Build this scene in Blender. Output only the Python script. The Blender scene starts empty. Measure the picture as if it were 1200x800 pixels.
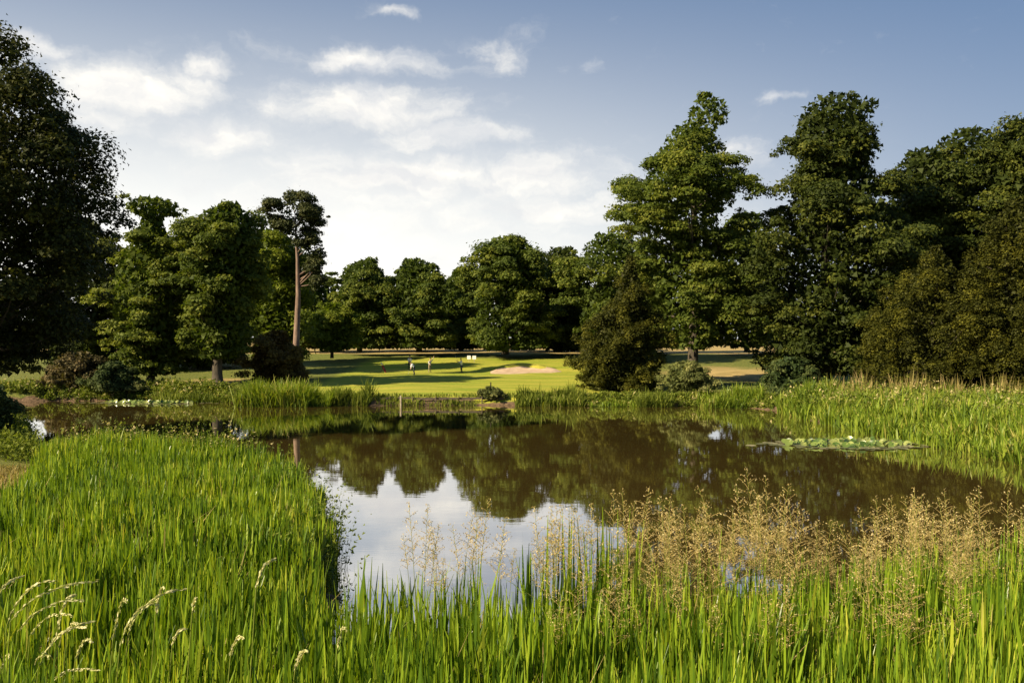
import bpy, bmesh, math
import numpy as np
from mathutils import Vector, Matrix

S = bpy.context.scene
COL = S.collection
R = math.radians

# ------------------------------------------------------------------ camera, light, exposure
CAM_Z = 5.5
FPX = 1000.0            # focal length in photo pixels (photo is 1200 wide)
HOR = 398.0             # horizon row
cam = bpy.data.cameras.new("camera")
cam.sensor_width = 36.0
cam.lens = 36.0 * FPX / 1200.0
cam.shift_y = -(400 - HOR) / 1200.0 * -1 * -1
cam.clip_start = 0.1
cam.clip_end = 12000
camo = bpy.data.objects.new("camera", cam)
camo.location = (0, 0, CAM_Z)
camo.rotation_euler = (R(90), 0, 0)
COL.objects.link(camo)
S.camera = camo

SUN_AZ = 119.0          # degrees to the left of the view direction
SUN_EL = 32.0
sd = Vector((-math.sin(R(SUN_AZ)) * math.cos(R(SUN_EL)), math.cos(R(SUN_AZ)) * math.cos(R(SUN_EL)), math.sin(R(SUN_EL))))
sun = bpy.data.lights.new("sun", 'SUN')
sun.energy = 5.0
sun.angle = R(0.5)
sun.color = (1.0, 0.83, 0.56)
suno = bpy.data.objects.new("sun", sun)
suno.rotation_euler = (-sd).to_track_quat('-Z', 'Y').to_euler()
suno.location = (-60, -30, 60)
COL.objects.link(suno)

S.view_settings.view_transform = 'Standard'
S.view_settings.look = 'None'
S.view_settings.exposure = 1.15
S.view_settings.gamma = 1.0
S.view_settings.use_curve_mapping = False
S.cycles.use_denoising = True
S.cycles.max_bounces = 8
S.cycles.transparent_max_bounces = 8
S.cycles.caustics_reflective = False
S.cycles.caustics_refractive = False
S.render.film_transparent = False


class NT:
    """tiny node helper"""
    def __init__(self, tree):
        self.t = tree
    def n(self, typ, **kw):
        nd = self.t.nodes.new(typ)
        for k, v in kw.items():
            setattr(nd, k, v)
        return nd
    def set(self, sock, v):
        if isinstance(v, bpy.types.NodeSocket):
            self.t.links.new(v, sock)
        else:
            sock.default_value = v
    def math(self, op, a, b=None, c=None, clamp=False):
        nd = self.n('ShaderNodeMath', operation=op, use_clamp=clamp)
        self.set(nd.inputs[0], a)
        if b is not None: self.set(nd.inputs[1], b)
        if c is not None: self.set(nd.inputs[2], c)
        return nd.outputs[0]
    def vmath(self, op, a, b=None, out=0):
        nd = self.n('ShaderNodeVectorMath', operation=op)
        self.set(nd.inputs[0], a)
        if b is not None: self.set(nd.inputs[1], b)
        return nd.outputs[out]
    def mix(self, f, a, b, blend='MIX'):
        nd = self.n('ShaderNodeMix', data_type='RGBA', blend_type=blend)
        self.set(nd.inputs[0], f)
        self.set(nd.inputs[6], a if isinstance(a, bpy.types.NodeSocket) else (*a, 1.0))
        self.set(nd.inputs[7], b if isinstance(b, bpy.types.NodeSocket) else (*b, 1.0))
        return nd.outputs[2]
    def smooth(self, v, lo, hi, to0=0.0, to1=1.0):
        nd = self.n('ShaderNodeMapRange', interpolation_type='SMOOTHSTEP')
        self.set(nd.inputs[0], v)
        nd.inputs[1].default_value = lo; nd.inputs[2].default_value = hi
        nd.inputs[3].default_value = to0; nd.inputs[4].default_value = to1
        return nd.outputs[0]
    def noise(self, vec, scale, detail=4, rough=0.55, dist=0.0):
        nd = self.n('ShaderNodeTexNoise')
        if vec is not None: self.set(nd.inputs['Vector'], vec)
        nd.inputs['Scale'].default_value = scale
        nd.inputs['Detail'].default_value = detail
        nd.inputs['Roughness'].default_value = rough
        nd.inputs['Distortion'].default_value = dist
        return nd.outputs[0]
    def ramp(self, f, stops):
        nd = self.n('ShaderNodeValToRGB')
        el = nd.color_ramp.elements
        while len(el) < len(stops): el.new(0.5)
        for e, (p, c) in zip(el, stops):
            e.position = p; e.color = (*c, 1)
        self.set(nd.inputs[0], f)
        return nd.outputs[0]


# ------------------------------------------------------------------ world: Nishita sky with scattered cumulus
world = bpy.data.worlds.new("World")
S.world = world
world.use_nodes = True
wt = world.node_tree
wt.nodes.clear()
w = NT(wt)
sky = w.n('ShaderNodeTexSky', sky_type='NISHITA')
sky.sun_disc = False
sky.sun_elevation = R(SUN_EL)
sky.sun_rotation = R(-SUN_AZ)
sky.altitude = 100
sky.air_density = 1.0
sky.dust_density = 1.0
sky.ozone_density = 1.5
tc = w.n('ShaderNodeTexCoord')
d = tc.outputs['Generated']
sep = w.n('ShaderNodeSeparateXYZ'); wt.links.new(d, sep.inputs[0])
dx, dy, dz = sep.outputs
az = w.math('MULTIPLY', w.math('ARCTAN2', dx, dy), 57.29578)
el = w.math('MULTIPLY', w.math('ARCSINE', dz), 57.29578)
ae = w.n('ShaderNodeCombineXYZ')
wt.links.new(az, ae.inputs[0]); wt.links.new(el, ae.inputs[1])
aev = ae.outputs[0]
# domain-warped angular coordinates so cloud edges are ragged
wn = w.n('ShaderNodeTexNoise'); wn.inputs['Scale'].default_value = 0.16; wn.inputs['Detail'].default_value = 5
wn.inputs['Roughness'].default_value = 0.62
wt.links.new(aev, wn.inputs['Vector'])
warp = w.vmath('MULTIPLY', w.vmath('SUBTRACT', wn.outputs['Color'], (0.5, 0.5, 0.5)), (9.0, 3.6, 0))
wv = w.vmath('ADD', aev, warp)
CLOUDS = [  # photo x, y, half width, half height, weight
    (150, 105, 80, 26, 1.0), (200, 95, 70, 16, .7), (430, 68, 75, 12, .95), (585, 62, 34, 22, .55), (265, 158, 70, 18, .85),
    (430, 125, 100, 20, .95), (520, 160, 66, 13, .85), (470, 208, 130, 22, .9), (620, 205, 85, 24, .8), (240, 78, 28, 9, .8),
    (660, 245, 110, 18, .7), (420, 270, 130, 30, .6), (545, 262, 90, 20, .55), (905, 121, 26, 6, .75), (862, 182, 26, 16, .6),
    (30, 50, 55, 12, .8), (465, 12, 26, 6, .75), (500, 330, 160, 34, .6), (680, 72, 18, 8, .4), (480, 250, 290, 60, .46), (200, 135, 170, 45, .3), (120, 140, 60, 14, .6)]
acc = None
for (px, py, hw, hh, wgt) in CLOUDS:
    dxp = (px - 600) / FPX
    a0 = math.degrees(math.atan(dxp))
    e0 = math.degrees(math.atan((HOR - py) / FPX / math.sqrt(1 + dxp * dxp)))
    k = 0.0573 / (1 + dxp * dxp)
    q = w.vmath('MULTIPLY', w.vmath('SUBTRACT', wv, (a0, e0, 0)), (1 / (hw * k * 1.2), 1 / (hh * 0.0573 * 1.25), 0))
    dd = w.vmath('DOT_PRODUCT', q, q, out=1)
    g = w.math('MULTIPLY', w.math('POWER', 2.71828, w.math('MULTIPLY', dd, -0.9)), wgt)
    acc = g if acc is None else w.math('MAXIMUM', acc, g)
# everywhere else: loose field of similar clouds, outside the picture too
zc = w.math('ADD', w.math('MAXIMUM', dz, 0.0), 0.12)
pl = w.n('ShaderNodeCombineXYZ')
wt.links.new(w.math('DIVIDE', dx, zc), pl.inputs[0]); wt.links.new(w.math('DIVIDE', dy, zc), pl.inputs[1])
field = w.noise(pl.outputs[0], 1.15, 5, 0.55, 0.2)
inview = w.math('MULTIPLY', w.smooth(w.math('ABSOLUTE', az), 30, 48), 1.0)
fieldm = w.math('MULTIPLY', w.smooth(field, 0.52, 0.72), inview)
acc = w.math('MAXIMUM', acc, w.math('MULTIPLY', fieldm, 0.9))
fine = w.noise(w.vmath('MULTIPLY', wv, (1, 2.1, 1)), 0.33, 6, 0.6)
dens = w.math('ADD', acc, w.math('MULTIPLY', w.math('SUBTRACT', fine, 0.5), 1.1))
mask = w.math('MULTIPLY', w.smooth(dens, 0.1, 1.12), 0.95)
shade = w.noise(w.vmath('ADD', w.vmath('MULTIPLY', wv, (1, 1.8, 1)), (3.1, 1.5, 0)), 0.22, 4, 0.5)
ccol = w.ramp(shade, [(0.38, (5.6, 5.6, 5.6)), (0.62, (8.1, 7.7, 6.9))])
# thin milky veil towards the horizon, all round
side = w.math('COSINE', w.math('MULTIPLY', w.math('ADD', az, 45.0), 0.0174533))     # haze thicker on the sun's side
sidef = w.smooth(side, 0.1, 1.0, 0.22, 1.0)
elq = w.math('POWER', w.math('DIVIDE', w.math('MAXIMUM', el, 0.0), 15.5), 2.0)
veil = w.math('MULTIPLY', w.math('POWER', 2.71828, w.math('MULTIPLY', elq, -1.0)), w.math('MULTIPLY', sidef, 1.12))
veil = w.math('MINIMUM', veil, 0.97)
skyc = w.mix(0.82, sky.outputs[0], (0.47, 1.1, 2.3))
skyc = w.mix(veil, skyc, (7.6, 7.5, 7.0))
final = w.mix(mask, skyc, ccol)
bg = w.n('ShaderNodeBackground')
bg.inputs[1].default_value = 0.07
wt.links.new(final, bg.inputs[0])
wo = w.n('ShaderNodeOutputWorld')
wt.links.new(bg.outputs[0], wo.inputs[0])


# ------------------------------------------------------------------ helpers
def px2x(px, D):
    return (px - 600.0) / FPX * D

def py2z(py, D):
    return CAM_Z + (HOR - py) / FPX * D

def tag(o, label=None, cat=None, group=None, kind=None):
    if label: o["label"] = label
    if cat: o["category"] = cat
    if group: o["group"] = group
    if kind: o["kind"] = kind
    return o

def link(name, data, mat=None, parent=None, loc=None):
    o = bpy.data.objects.new(name, data)
    COL.objects.link(o)
    if mat is not None:
        data.materials.append(mat)
    if parent is not None:
        o.parent = parent
    if loc is not None:
        o.location = loc
    return o

def empty(name, loc=(0, 0, 0), rz=0.0):
    o = bpy.data.objects.new(name, None)
    o.empty_display_size = 0.3
    COL.objects.link(o)
    o.location = loc
    o.rotation_euler = (0, 0, rz)
    return o

def np_mesh(name, verts, quads, rnd=None, smooth=False):
    """quads (M,4) or triangles (M,3) int, verts (N,3)"""
    me = bpy.data.meshes.new(name)
    verts = np.ascontiguousarray(verts, dtype=np.float32)
    quads = np.ascontiguousarray(quads, dtype=np.int32)
    me.vertices.add(len(verts)); me.vertices.foreach_set("co", verts.ravel())
    me.loops.add(quads.size); me.loops.foreach_set("vertex_index", quads.ravel())
    me.polygons.add(len(quads))
    me.polygons.foreach_set("loop_start", np.arange(0, quads.size, quads.shape[1], dtype=np.int32))
    if smooth:
        me.polygons.foreach_set("use_smooth", np.ones(len(quads), dtype=bool))
    if rnd is not None:
        at = me.attributes.new("rnd", 'FLOAT', 'FACE')
        at.data.foreach_set("value", np.ascontiguousarray(rnd, dtype=np.float32))
    me.update(calc_edges=True)
    return me

def unit(v):
    return v / np.maximum(np.linalg.norm(v, axis=-1, keepdims=True), 1e-9)

class Tubes:
    """collects tapered tubes into one quad mesh"""
    def __init__(self):
        self.v = []; self.f = []; self.n = 0
    def add(self, pts, radii, sides=6, cap=True):
        pts = np.asarray(pts, float); K = len(pts)
        tan = unit(np.gradient(pts, axis=0))
        ref = np.array([0.0, 0, 1]) if abs(tan[0][2]) < 0.9 else np.array([1.0, 0, 0])
        u = unit(np.cross(tan, ref)); v = np.cross(tan, u)
        ang = np.linspace(0, 2 * np.pi, sides, endpoint=False)
        ring = pts[:, None, :] + np.asarray(radii, float)[:, None, None] * (np.cos(ang)[None, :, None] * u[:, None, :] + np.sin(ang)[None, :, None] * v[:, None, :])
        self.v.append(ring.reshape(-1, 3))
        i = np.arange(K - 1)[:, None] * sides; j = np.arange(sides)[None, :]; j2 = (j + 1) % sides
        q = np.stack([i + j, i + j2, i + sides + j2, i + sides + j], -1).reshape(-1, 4) + self.n
        self.f.append(q)
        self.n += K * sides
        if cap and sides == 4:
            b = self.n - sides
            self.f.append(np.array([[b, b + 1, b + 2, b + 3]]))
    def mesh(self, name, smooth=True):
        return np_mesh(name, np.concatenate(self.v), np.concatenate(self.f), smooth=smooth)


# ------------------------------------------------------------------ materials
def newmat(name):
    m = bpy.data.materials.new(name)
    m.use_nodes = True
    m.node_tree.nodes.clear()
    return m, NT(m.node_tree)

def leaf_mat(name, stops, transl=0.35, rough=0.6, spec=0.12, tint=(1.15, 1.2, 0.5), coarse=0.0):
    m, t = newmat(name)
    at = t.n('ShaderNodeAttribute', attribute_name="rnd")
    f = at.outputs['Fac']
    if coarse:
        geo = t.n('ShaderNodeNewGeometry')
        nz = t.noise(geo.outputs['Position'], coarse, 2, 0.5)
        f = t.math('ADD', t.math('MULTIPLY', f, 0.6), t.math('MULTIPLY', t.smooth(nz, 0.3, 0.7), 0.4))
    col = t.ramp(f, stops)
    pr = t.n('ShaderNodeBsdfPrincipled')
    t.set(pr.inputs['Base Color'], col)
    pr.inputs['Roughness'].default_value = rough
    pr.inputs['Specular IOR Level'].default_value = spec
    tr = t.n('ShaderNodeBsdfTranslucent')
    tcol = t.mix(1.0, col, tint, 'MULTIPLY')
    t.set(tr.inputs[0], tcol)
    mx = t.n('ShaderNodeMixShader'); mx.inputs[0].default_value = transl
    m.node_tree.links.new(pr.outputs[0], mx.inputs[1]); m.node_tree.links.new(tr.outputs[0], mx.inputs[2])
    out = t.n('ShaderNodeOutputMaterial')
    m.node_tree.links.new(mx.outputs[0], out.inputs[0])
    return m

def simple_mat(name, c0, c1, scale=4.0, rough=0.85, bump=0.0, stretch=(1, 1, 1), spec=0.3):
    m, t = newmat(name)
    co = t.n('ShaderNodeTexCoord').outputs['Object']
    v = t.vmath('MULTIPLY', co, stretch)
    nz = t.noise(v, scale, 5, 0.6)
    col = t.mix(t.smooth(nz, 0.3, 0.7), c0, c1)
    pr = t.n('ShaderNodeBsdfPrincipled')
    t.set(pr.inputs['Base Color'], col)
    pr.inputs['Roughness'].default_value = rough
    pr.inputs['Specular IOR Level'].default_value = spec
    if bump:
        b = t.n('ShaderNodeBump'); b.inputs['Strength'].default_value = bump; b.inputs['Distance'].default_value = 0.05
        t.set(b.inputs['Height'], nz)
        m.node_tree.links.new(b.outputs[0], pr.inputs['Normal'])
    out = t.n('ShaderNodeOutputMaterial')
    m.node_tree.links.new(pr.outputs[0], out.inputs[0])
    return m

M = {}
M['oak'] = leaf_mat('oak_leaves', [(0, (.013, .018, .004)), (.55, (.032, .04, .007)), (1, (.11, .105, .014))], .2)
M['lime'] = leaf_mat('lime_leaves', [(0, (.04, .065, .009)), (.5, (.11, .14, .02)), (1, (.24, .25, .036))], .36)
M['beech'] = leaf_mat('beech_leaves', [(0, (.034, .055, .008)), (.5, (.09, .12, .017)), (1, (.2, .21, .03))], .36)
M['ash'] = leaf_mat('ash_leaves', [(0, (.05, .075, .009)), (.5, (.13, .17, .018)), (1, (.25, .27, .034))], .4)
M['row'] = leaf_mat('row_leaves', [(0, (.032, .052, .01)), (.5, (.08, .11, .018)), (1, (.2, .215, .03))], .34)
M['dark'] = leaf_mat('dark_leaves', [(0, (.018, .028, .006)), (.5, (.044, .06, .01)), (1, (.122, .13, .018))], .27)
M['pine'] = leaf_mat('pine_needles', [(0, (.02, .028, .01)), (.5, (.045, .055, .018)), (1, (.1, .1, .03))], .15)
M['yew'] = leaf_mat('yew_sprays', [(0, (.018, .022, .0035)), (.5, (.048, .052, .007)), (1, (.13, .124, .013))], .2)
M['copper'] = leaf_mat('copper_leaves', [(0, (.05, .03, .009)), (.5, (.105, .075, .018)), (1, (.18, .14, .03))], .2)
M['shrub'] = leaf_mat('shrub_leaves', [(0, (.045, .06, .017)), (.5, (.125, .14, .042)), (1, (.29, .28, .1))], .25)
M['pinkshrub'] = leaf_mat('pink_shrub_leaves', [(0, (.045, .04, .016)), (.5, (.12, .1, .042)), (1, (.28, .2, .09))], .25)
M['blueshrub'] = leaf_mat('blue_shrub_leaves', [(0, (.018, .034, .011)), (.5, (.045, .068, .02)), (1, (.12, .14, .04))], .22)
M['reed'] = leaf_mat('reed_blades', [(0, (.03, .07, .006)), (.35, (.1, .178, .011)), (.72, (.225, .32, .02)), (.94, (.4, .43, .045)), (1, (.55, .48, .16))], .36, .32, .5, (1.2, 1.15, .35))
M['reedfar'] = leaf_mat('far_reed_blades', [(0, (.06, .11, .01)), (.4, (.16, .24, .02)), (.75, (.27, .34, .035)), (1, (.45, .36, .11))], .4, .45, .3, (1.15, 1.1, .4))
M['weed'] = leaf_mat('bank_weeds', [(0, (.055, .085, .012)), (.5, (.14, .18, .025)), (.9, (.27, .29, .05)), (1, (.5, .42, .2))], .35)
M['drygrass'] = leaf_mat('dry_grass', [(0, (.12, .13, .03)), (.5, (.26, .21, .07)), (1, (.42, .32, .15))], .3)
M['gold'] = leaf_mat('golden_spikelets', [(0, (.34, .26, .08)), (.5, (.55, .44, .18)), (1, (.72, .62, .34))], .4, tint=(1.1, .95, .6))
M['pale'] = leaf_mat('pale_spikelets', [(0, (.4, .4, .16)), (.5, (.6, .58, .28)), (1, (.75, .7, .42))], .3, tint=(1, 1, .6))
M['stalk'] = leaf_mat('grass_stalks', [(0, (.2, .24, .04)), (1, (.3, .28, .07))], .2)
M['bark'] = simple_mat('grey_bark', (.04, .033, .024), (.09, .075, .055), 6, .95, .6, (1, 1, .25))
M['pinebark'] = simple_mat('pine_bark', (.13, .085, .065), (.25, .175, .135), 4, .9, .6, (1, 1, .3))
M['wood'] = simple_mat('weathered_timber', (.05, .04, .03), (.12, .095, .07), 5, .9, .3, (.3, 1, 3))
M['palewood'] = simple_mat('pale_post_wood', (.3, .25, .18), (.42, .36, .26), 5, .9, .2)
M['sand'] = simple_mat('bunker_sand', (.36, .25, .16), (.47, .35, .23), 1.2, .95, .1)
M['lily'] = leaf_mat('lily_pad', [(0, (.06, .11, .02)), (.5, (.14, .2, .04)), (1, (.3, .33, .1))], .2, .3, .5)
M['lilyflat'] = leaf_mat('floating_lily_pad', [(0, (.12, .13, .06)), (.5, (.2, .19, .1)), (1, (.3, .27, .16))], .05, .3, .5)  # grey of the reflected sky is put into the flat pads' colour
M['white'] = simple_mat('white_cloth', (.72, .72, .72), (.8, .8, .8), 5, .9)
M['greycloth'] = simple_mat('pale_grey_cloth', (.45, .43, .42), (.55, .53, .5), 5, .9)
M['navy'] = simple_mat('dark_trousers', (.02, .022, .03), (.035, .035, .045), 5, .9)
M['khaki'] = simple_mat('khaki_trousers', (.25, .2, .13), (.32, .26, .17), 5, .9)
M['skin'] = simple_mat('skin', (.42, .25, .17), (.5, .31, .22), 5, .6)
M['maroon'] = simple_mat('maroon_nylon', (.12, .02, .02), (.17, .035, .03), 5, .6)
M['black'] = simple_mat('black_rubber', (.015, .015, .015), (.03, .03, .03), 5, .6)
M['whitepaint'] = simple_mat('white_paint', (.72, .72, .66), (.82, .82, .76), 5, .5)
m, t = newmat('steel')
pr = t.n('ShaderNodeBsdfPrincipled'); pr.inputs['Base Color'].default_value = (.6, .6, .62, 1); pr.inputs['Metallic'].default_value = 1; pr.inputs['Roughness'].default_value = .3
nz = t.noise(None, 20); t.set(pr.inputs['Roughness'], t.smooth(nz, .2, .8, .2, .4))
t.t.links.new(pr.outputs[0], t.n('ShaderNodeOutputMaterial').inputs[0]); M['steel'] = m

# ground
m, t = newmat('parkland_ground')
geo = t.n('ShaderNodeNewGeometry'); pos = geo.outputs['Position']
def gattr(nm): return t.n('ShaderNodeAttribute', attribute_name=nm).outputs['Fac']
n1 = t.noise(pos, 0.35, 5, .6); n2 = t.noise(pos, 3.0, 4, .65); n3 = t.noise(t.vmath('MULTIPLY', pos, (.12, .55, 1)), 1.0, 4, .6)
lawn = t.mix(t.smooth(n3, .32, .7), (.2, .25, .022), (.38, .34, .05))
lawn = t.mix(t.math('MULTIPLY', t.smooth(n2, .4, .75), .45), lawn, (.14, .19, .02))
dry = t.mix(t.smooth(n1, .3, .7), (.42, .31, .13), (.27, .2, .075))
dry = t.mix(t.math('MULTIPLY', t.smooth(n2, .45, .7), .5), dry, (.17, .17, .05))
mud = t.mix(t.smooth(n2, .3, .7), (.06, .042, .025), (.19, .125, .075))
rough_g = t.mix(t.smooth(n2, .3, .7), (.07, .1, .018), (.17, .17, .04))
col = t.mix(t.smooth(t.math('ADD', gattr('lawn'), t.math('MULTIPLY', t.math('SUBTRACT', n1, .5), .6)), .35, .65), rough_g, lawn)
col = t.mix(t.smooth(t.math('ADD', gattr('dry'), t.math('MULTIPLY', t.math('SUBTRACT', n1, .5), .8)), .3, .7), col, dry)
col = t.mix(t.smooth(t.math('ADD', gattr('mud'), t.math('MULTIPLY', t.math('SUBTRACT', n2, .5), .5)), .35, .65), col, mud)
pr = t.n('ShaderNodeBsdfPrincipled'); t.set(pr.inputs['Base Color'], col); pr.inputs['Roughness'].default_value = .95
pr.inputs['Specular IOR Level'].default_value = .15
b = t.n('ShaderNodeBump'); b.inputs['Strength'].default_value = .7; b.inputs['Distance'].default_value = .12
t.set(b.inputs['Height'], t.noise(pos, 5.0, 5, .7)); t.t.links.new(b.outputs[0], pr.inputs['Normal'])
t.t.links.new(pr.outputs[0], t.n('ShaderNodeOutputMaterial').inputs[0]); M['ground'] = m

# water: murky brown pond, almost still
m, t = newmat('pond_water')
geo = t.n('ShaderNodeNewGeometry'); pos = geo.outputs['Position']
pr = t.n('ShaderNodeBsdfPrincipled')
t.set(pr.inputs['Base Color'], t.mix(t.smooth(t.noise(pos, .12, 3), .3, .7), (.095, .066, .018), (.082, .058, .016)))
pr.inputs['Roughness'].default_value = .015
pr.inputs['IOR'].default_value = 1.7
pr.inputs['Specular IOR Level'].default_value = .5
r1 = t.noise(t.vmath('MULTIPLY', pos, (.5, 1.6, 1)), 1.0, 3, .5)
r2 = t.noise(t.vmath('MULTIPLY', pos, (1.2, 3.2, 1)), 2.2, 2, .5)
b = t.n('ShaderNodeBump'); b.inputs['Strength'].default_value = .07; b.inputs['Distance'].default_value = .02
t.set(b.inputs['Height'], t.math('ADD', r1, t.math('MULTIPLY', r2, .3)))
t.t.links.new(b.outputs[0], pr.inputs['Normal'])
gl = t.n('ShaderNodeBsdfGlossy'); gl.inputs['Roughness'].default_value = .012; gl.inputs['Color'].default_value = (.95, .95, .95, 1)
t.t.links.new(b.outputs[0], gl.inputs['Normal'])
ms = t.n('ShaderNodeMixShader'); ms.inputs[0].default_value = .58
t.t.links.new(pr.outputs[0], ms.inputs[1]); t.t.links.new(gl.outputs[0], ms.inputs[2])
t.t.links.new(ms.outputs[0], t.n('ShaderNodeOutputMaterial').inputs[0]); M['water'] = m


# ------------------------------------------------------------------ terrain
POND = np.array([(-46.5, 74), (-41, 76.5), (-33, 77.5), (-27, 76), (-21, 73), (-14, 71), (-5, 71.8), (5, 71), (12, 71), (18.5, 70),
                 (20.8, 66), (20.3, 58), (20.8, 51), (22, 44), (23, 37), (27, 31), (33, 26), (34, 22), (26, 20), (17, 18.2), (10, 16.2), (5, 14.6),
                 (1, 13.6), (-2.2, 13.4), (-3.2, 16), (-3.9, 20), (-4.6, 24), (-6.4, 28.5), (-9, 32.5), (-13, 34), (-18, 35.5), (-22.3, 40), (-27.2, 48),
                 (-34, 58), (-41, 68)], float)

def smoothstep(a, b, x):
    t = np.clip((x - a) / (b - a), 0, 1)
    return t * t * (3 - 2 * t)

def pond_sd(x, y):
    """signed distance, positive on land"""
    P = np.stack([np.ravel(x), np.ravel(y)], -1)
    A = POND; B = np.roll(POND, -1, axis=0)
    dmin = np.full(len(P), 1e9); inside = np.zeros(len(P), bool)
    for a, b in zip(A, B):
        e = b - a; wv_ = P - a
        tt = np.clip((wv_ @ e) / (e @ e), 0, 1)
        dmin = np.minimum(dmin, np.linalg.norm(wv_ - tt[:, None] * e, axis=1))
        c1 = (a[1] <= P[:, 1]) != (b[1] <= P[:, 1])
        with np.errstate(divide='ignore', invalid='ignore'):
            xi = a[0] + (P[:, 1] - a[1]) / (b[1] - a[1]) * e[0]
        inside ^= c1 & (P[:, 0] < xi)
    return np.where(inside, -dmin, dmin).reshape(np.shape(x))

def wob(x, y):
    return (np.sin(x * .21 + 1.3) * np.cos(y * .17 + .4) + .5 * np.sin(x * .53 + y * .31) + .3 * np.sin(x * 1.1 - y * .9 + 2))

def ground_z(x, y):
    x = np.asarray(x, float); y = np.asarray(y, float)
    s = pond_sd(x, y) + .25 * np.sin(x * .9 + y * .7) * .6
    far = np.interp(y, [60, 71, 88, 103, 115, 128, 160, 300, 1200, 6000], [.55, .62, 1.1, 1.5, 2.3, 3.15, 3.55, 4.1, 4.7, 4.9])
    near = .3 + np.maximum(0, 9 - y) * .39 + np.maximum(0, np.abs(x) - 25) * .01
    near = np.minimum(near, 3.9)
    land = np.where(y > 50, far, near)
    mid = smoothstep(40, 62, y)
    land = near * (1 - mid) + far * mid
    W = 1.0 + 2.2 * (1 - mid)
    land = land + .05 * wob(x, y) * smoothstep(1, 6, s)
    z = np.where(s > 0, land * smoothstep(0, 1, s / W) , -np.minimum(1.3, -s * .35))
    return z

def gz(x, y):
    return float(ground_z(np.array([x]), np.array([y]))[0])

def axis(lo, hi, step, far, n):
    core = np.arange(lo, hi + step * .5, step)
    g = np.geomspace(step * 1.5, far, n)
    return np.concatenate([(lo - g)[::-1], core, hi + g])
gx = axis(-70, 60, .8, 5000, 34)
gy = np.concatenate([np.arange(-30, 4, 3.0), np.arange(4, 132, .75), 132 + np.geomspace(1.2, 6500, 44)])
GX, GY = np.meshgrid(gx, gy)
GZ = ground_z(GX, GY)
nx, ny = len(gx), len(gy)
idx = np.arange(nx * ny).reshape(ny, nx)
q = np.stack([idx[:-1, :-1], idx[:-1, 1:], idx[1:, 1:], idx[1:, :-1]], -1).reshape(-1, 4)
me = np_mesh('ground', np.stack([GX, GY, GZ], -1).reshape(-1, 3), q, smooth=True)
SD = pond_sd(GX, GY)
def vattr(nm, arr):
    a = me.attributes.new(nm, 'FLOAT', 'POINT'); a.data.foreach_set('value', np.ascontiguousarray(arr, dtype=np.float32).ravel())
lawnw = smoothstep(-24, -16, GX) * (1 - smoothstep(6, 12, GX)) * smoothstep(70, 72, GY) * (1 - smoothstep(121, 126, GY))
lawnw = np.maximum(lawnw, .75 * smoothstep(72.5, 74, GY) * (1 - smoothstep(88, 96, GY)) * (1 - smoothstep(-20, -12, GX)) * smoothstep(-46, -40, GX) * 0)
vattr('lawn', lawnw)
dryw = smoothstep(132, 140, GY)
dryw = np.maximum(dryw, .9 * np.exp(-(((GX + 20.5) / 3.5) ** 2 + ((GY - 29.5) / 6) ** 2)))
dryw = np.maximum(dryw, .8 * np.exp(-(((GX + 46) / 7) ** 2 + ((GY - 83) / 5) ** 2)))
dryw = np.maximum(dryw, .95 * np.exp(-(((GX - 26) / 9) ** 2 + ((GY - 100) / 12) ** 2)))
dryw = np.maximum(dryw, .75 * np.exp(-(((GX + 30) / 7) ** 2 + ((GY - 90) / 6) ** 2)))
vattr('dry', dryw)
mudw = np.where((GZ < .3) & (GY > 50), 1.0, 0.0)
mudw = np.maximum(mudw, np.where((GZ < .55) & (GY > 50) & (GX > -8) & (GX < -3), .9, 0.0))
mudw = np.maximum(mudw, np.where(GZ < .02, 1, 0))
vattr('mud', mudw)
tag(link('ground', me, M['ground']), kind='structure')

bm = bmesh.new()
wp = [bm.verts.new((x, y, 0)) for x, y in [(-75, 8), (50, 8), (50, 82), (-75, 82)]]
bm.faces.new(wp)
me = bpy.data.meshes.new('pond_water'); bm.to_mesh(me); bm.free()
tag(link('pond_water', me, M['water']), kind='structure')


# ------------------------------------------------------------------ foliage builders
def leaves(c, n, L, W, rng):
    """diamond leaves at centres c with normals n; returns verts (4N,3)"""
    N = len(c)
    r = unit(rng.normal(size=(N, 3)))
    t1 = unit(np.cross(n, r)); t2 = np.cross(n, t1)
    L = np.broadcast_to(L, (N,))[:, None]; W = np.broadcast_to(W, (N,))[:, None]
    fold = n * (L * .18)
    v = np.stack([c - t1 * L - fold * .5, c + t2 * W + fold * .3, c + t1 * L - fold * .5, c - t2 * W + fold * .3], 1)
    return v.reshape(-1, 3)

def tri_leaves(c, n, L, W, rng):
    N = len(c)
    t1 = unit(np.cross(n, rng.normal(size=(N, 3)))); t2 = np.cross(n, t1)
    L = np.broadcast_to(L, (N,))[:, None]; W = np.broadcast_to(W, (N,))[:, None]
    sk = rng.uniform(-.5, .5, (N, 1))
    v = np.stack([c - t1 * L + t2 * W * sk, c + t2 * W + t1 * L * .3, c - t2 * W + t1 * L * rng.uniform(.2, 1, (N, 1))], 1)
    return v.reshape(-1, 3)

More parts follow.
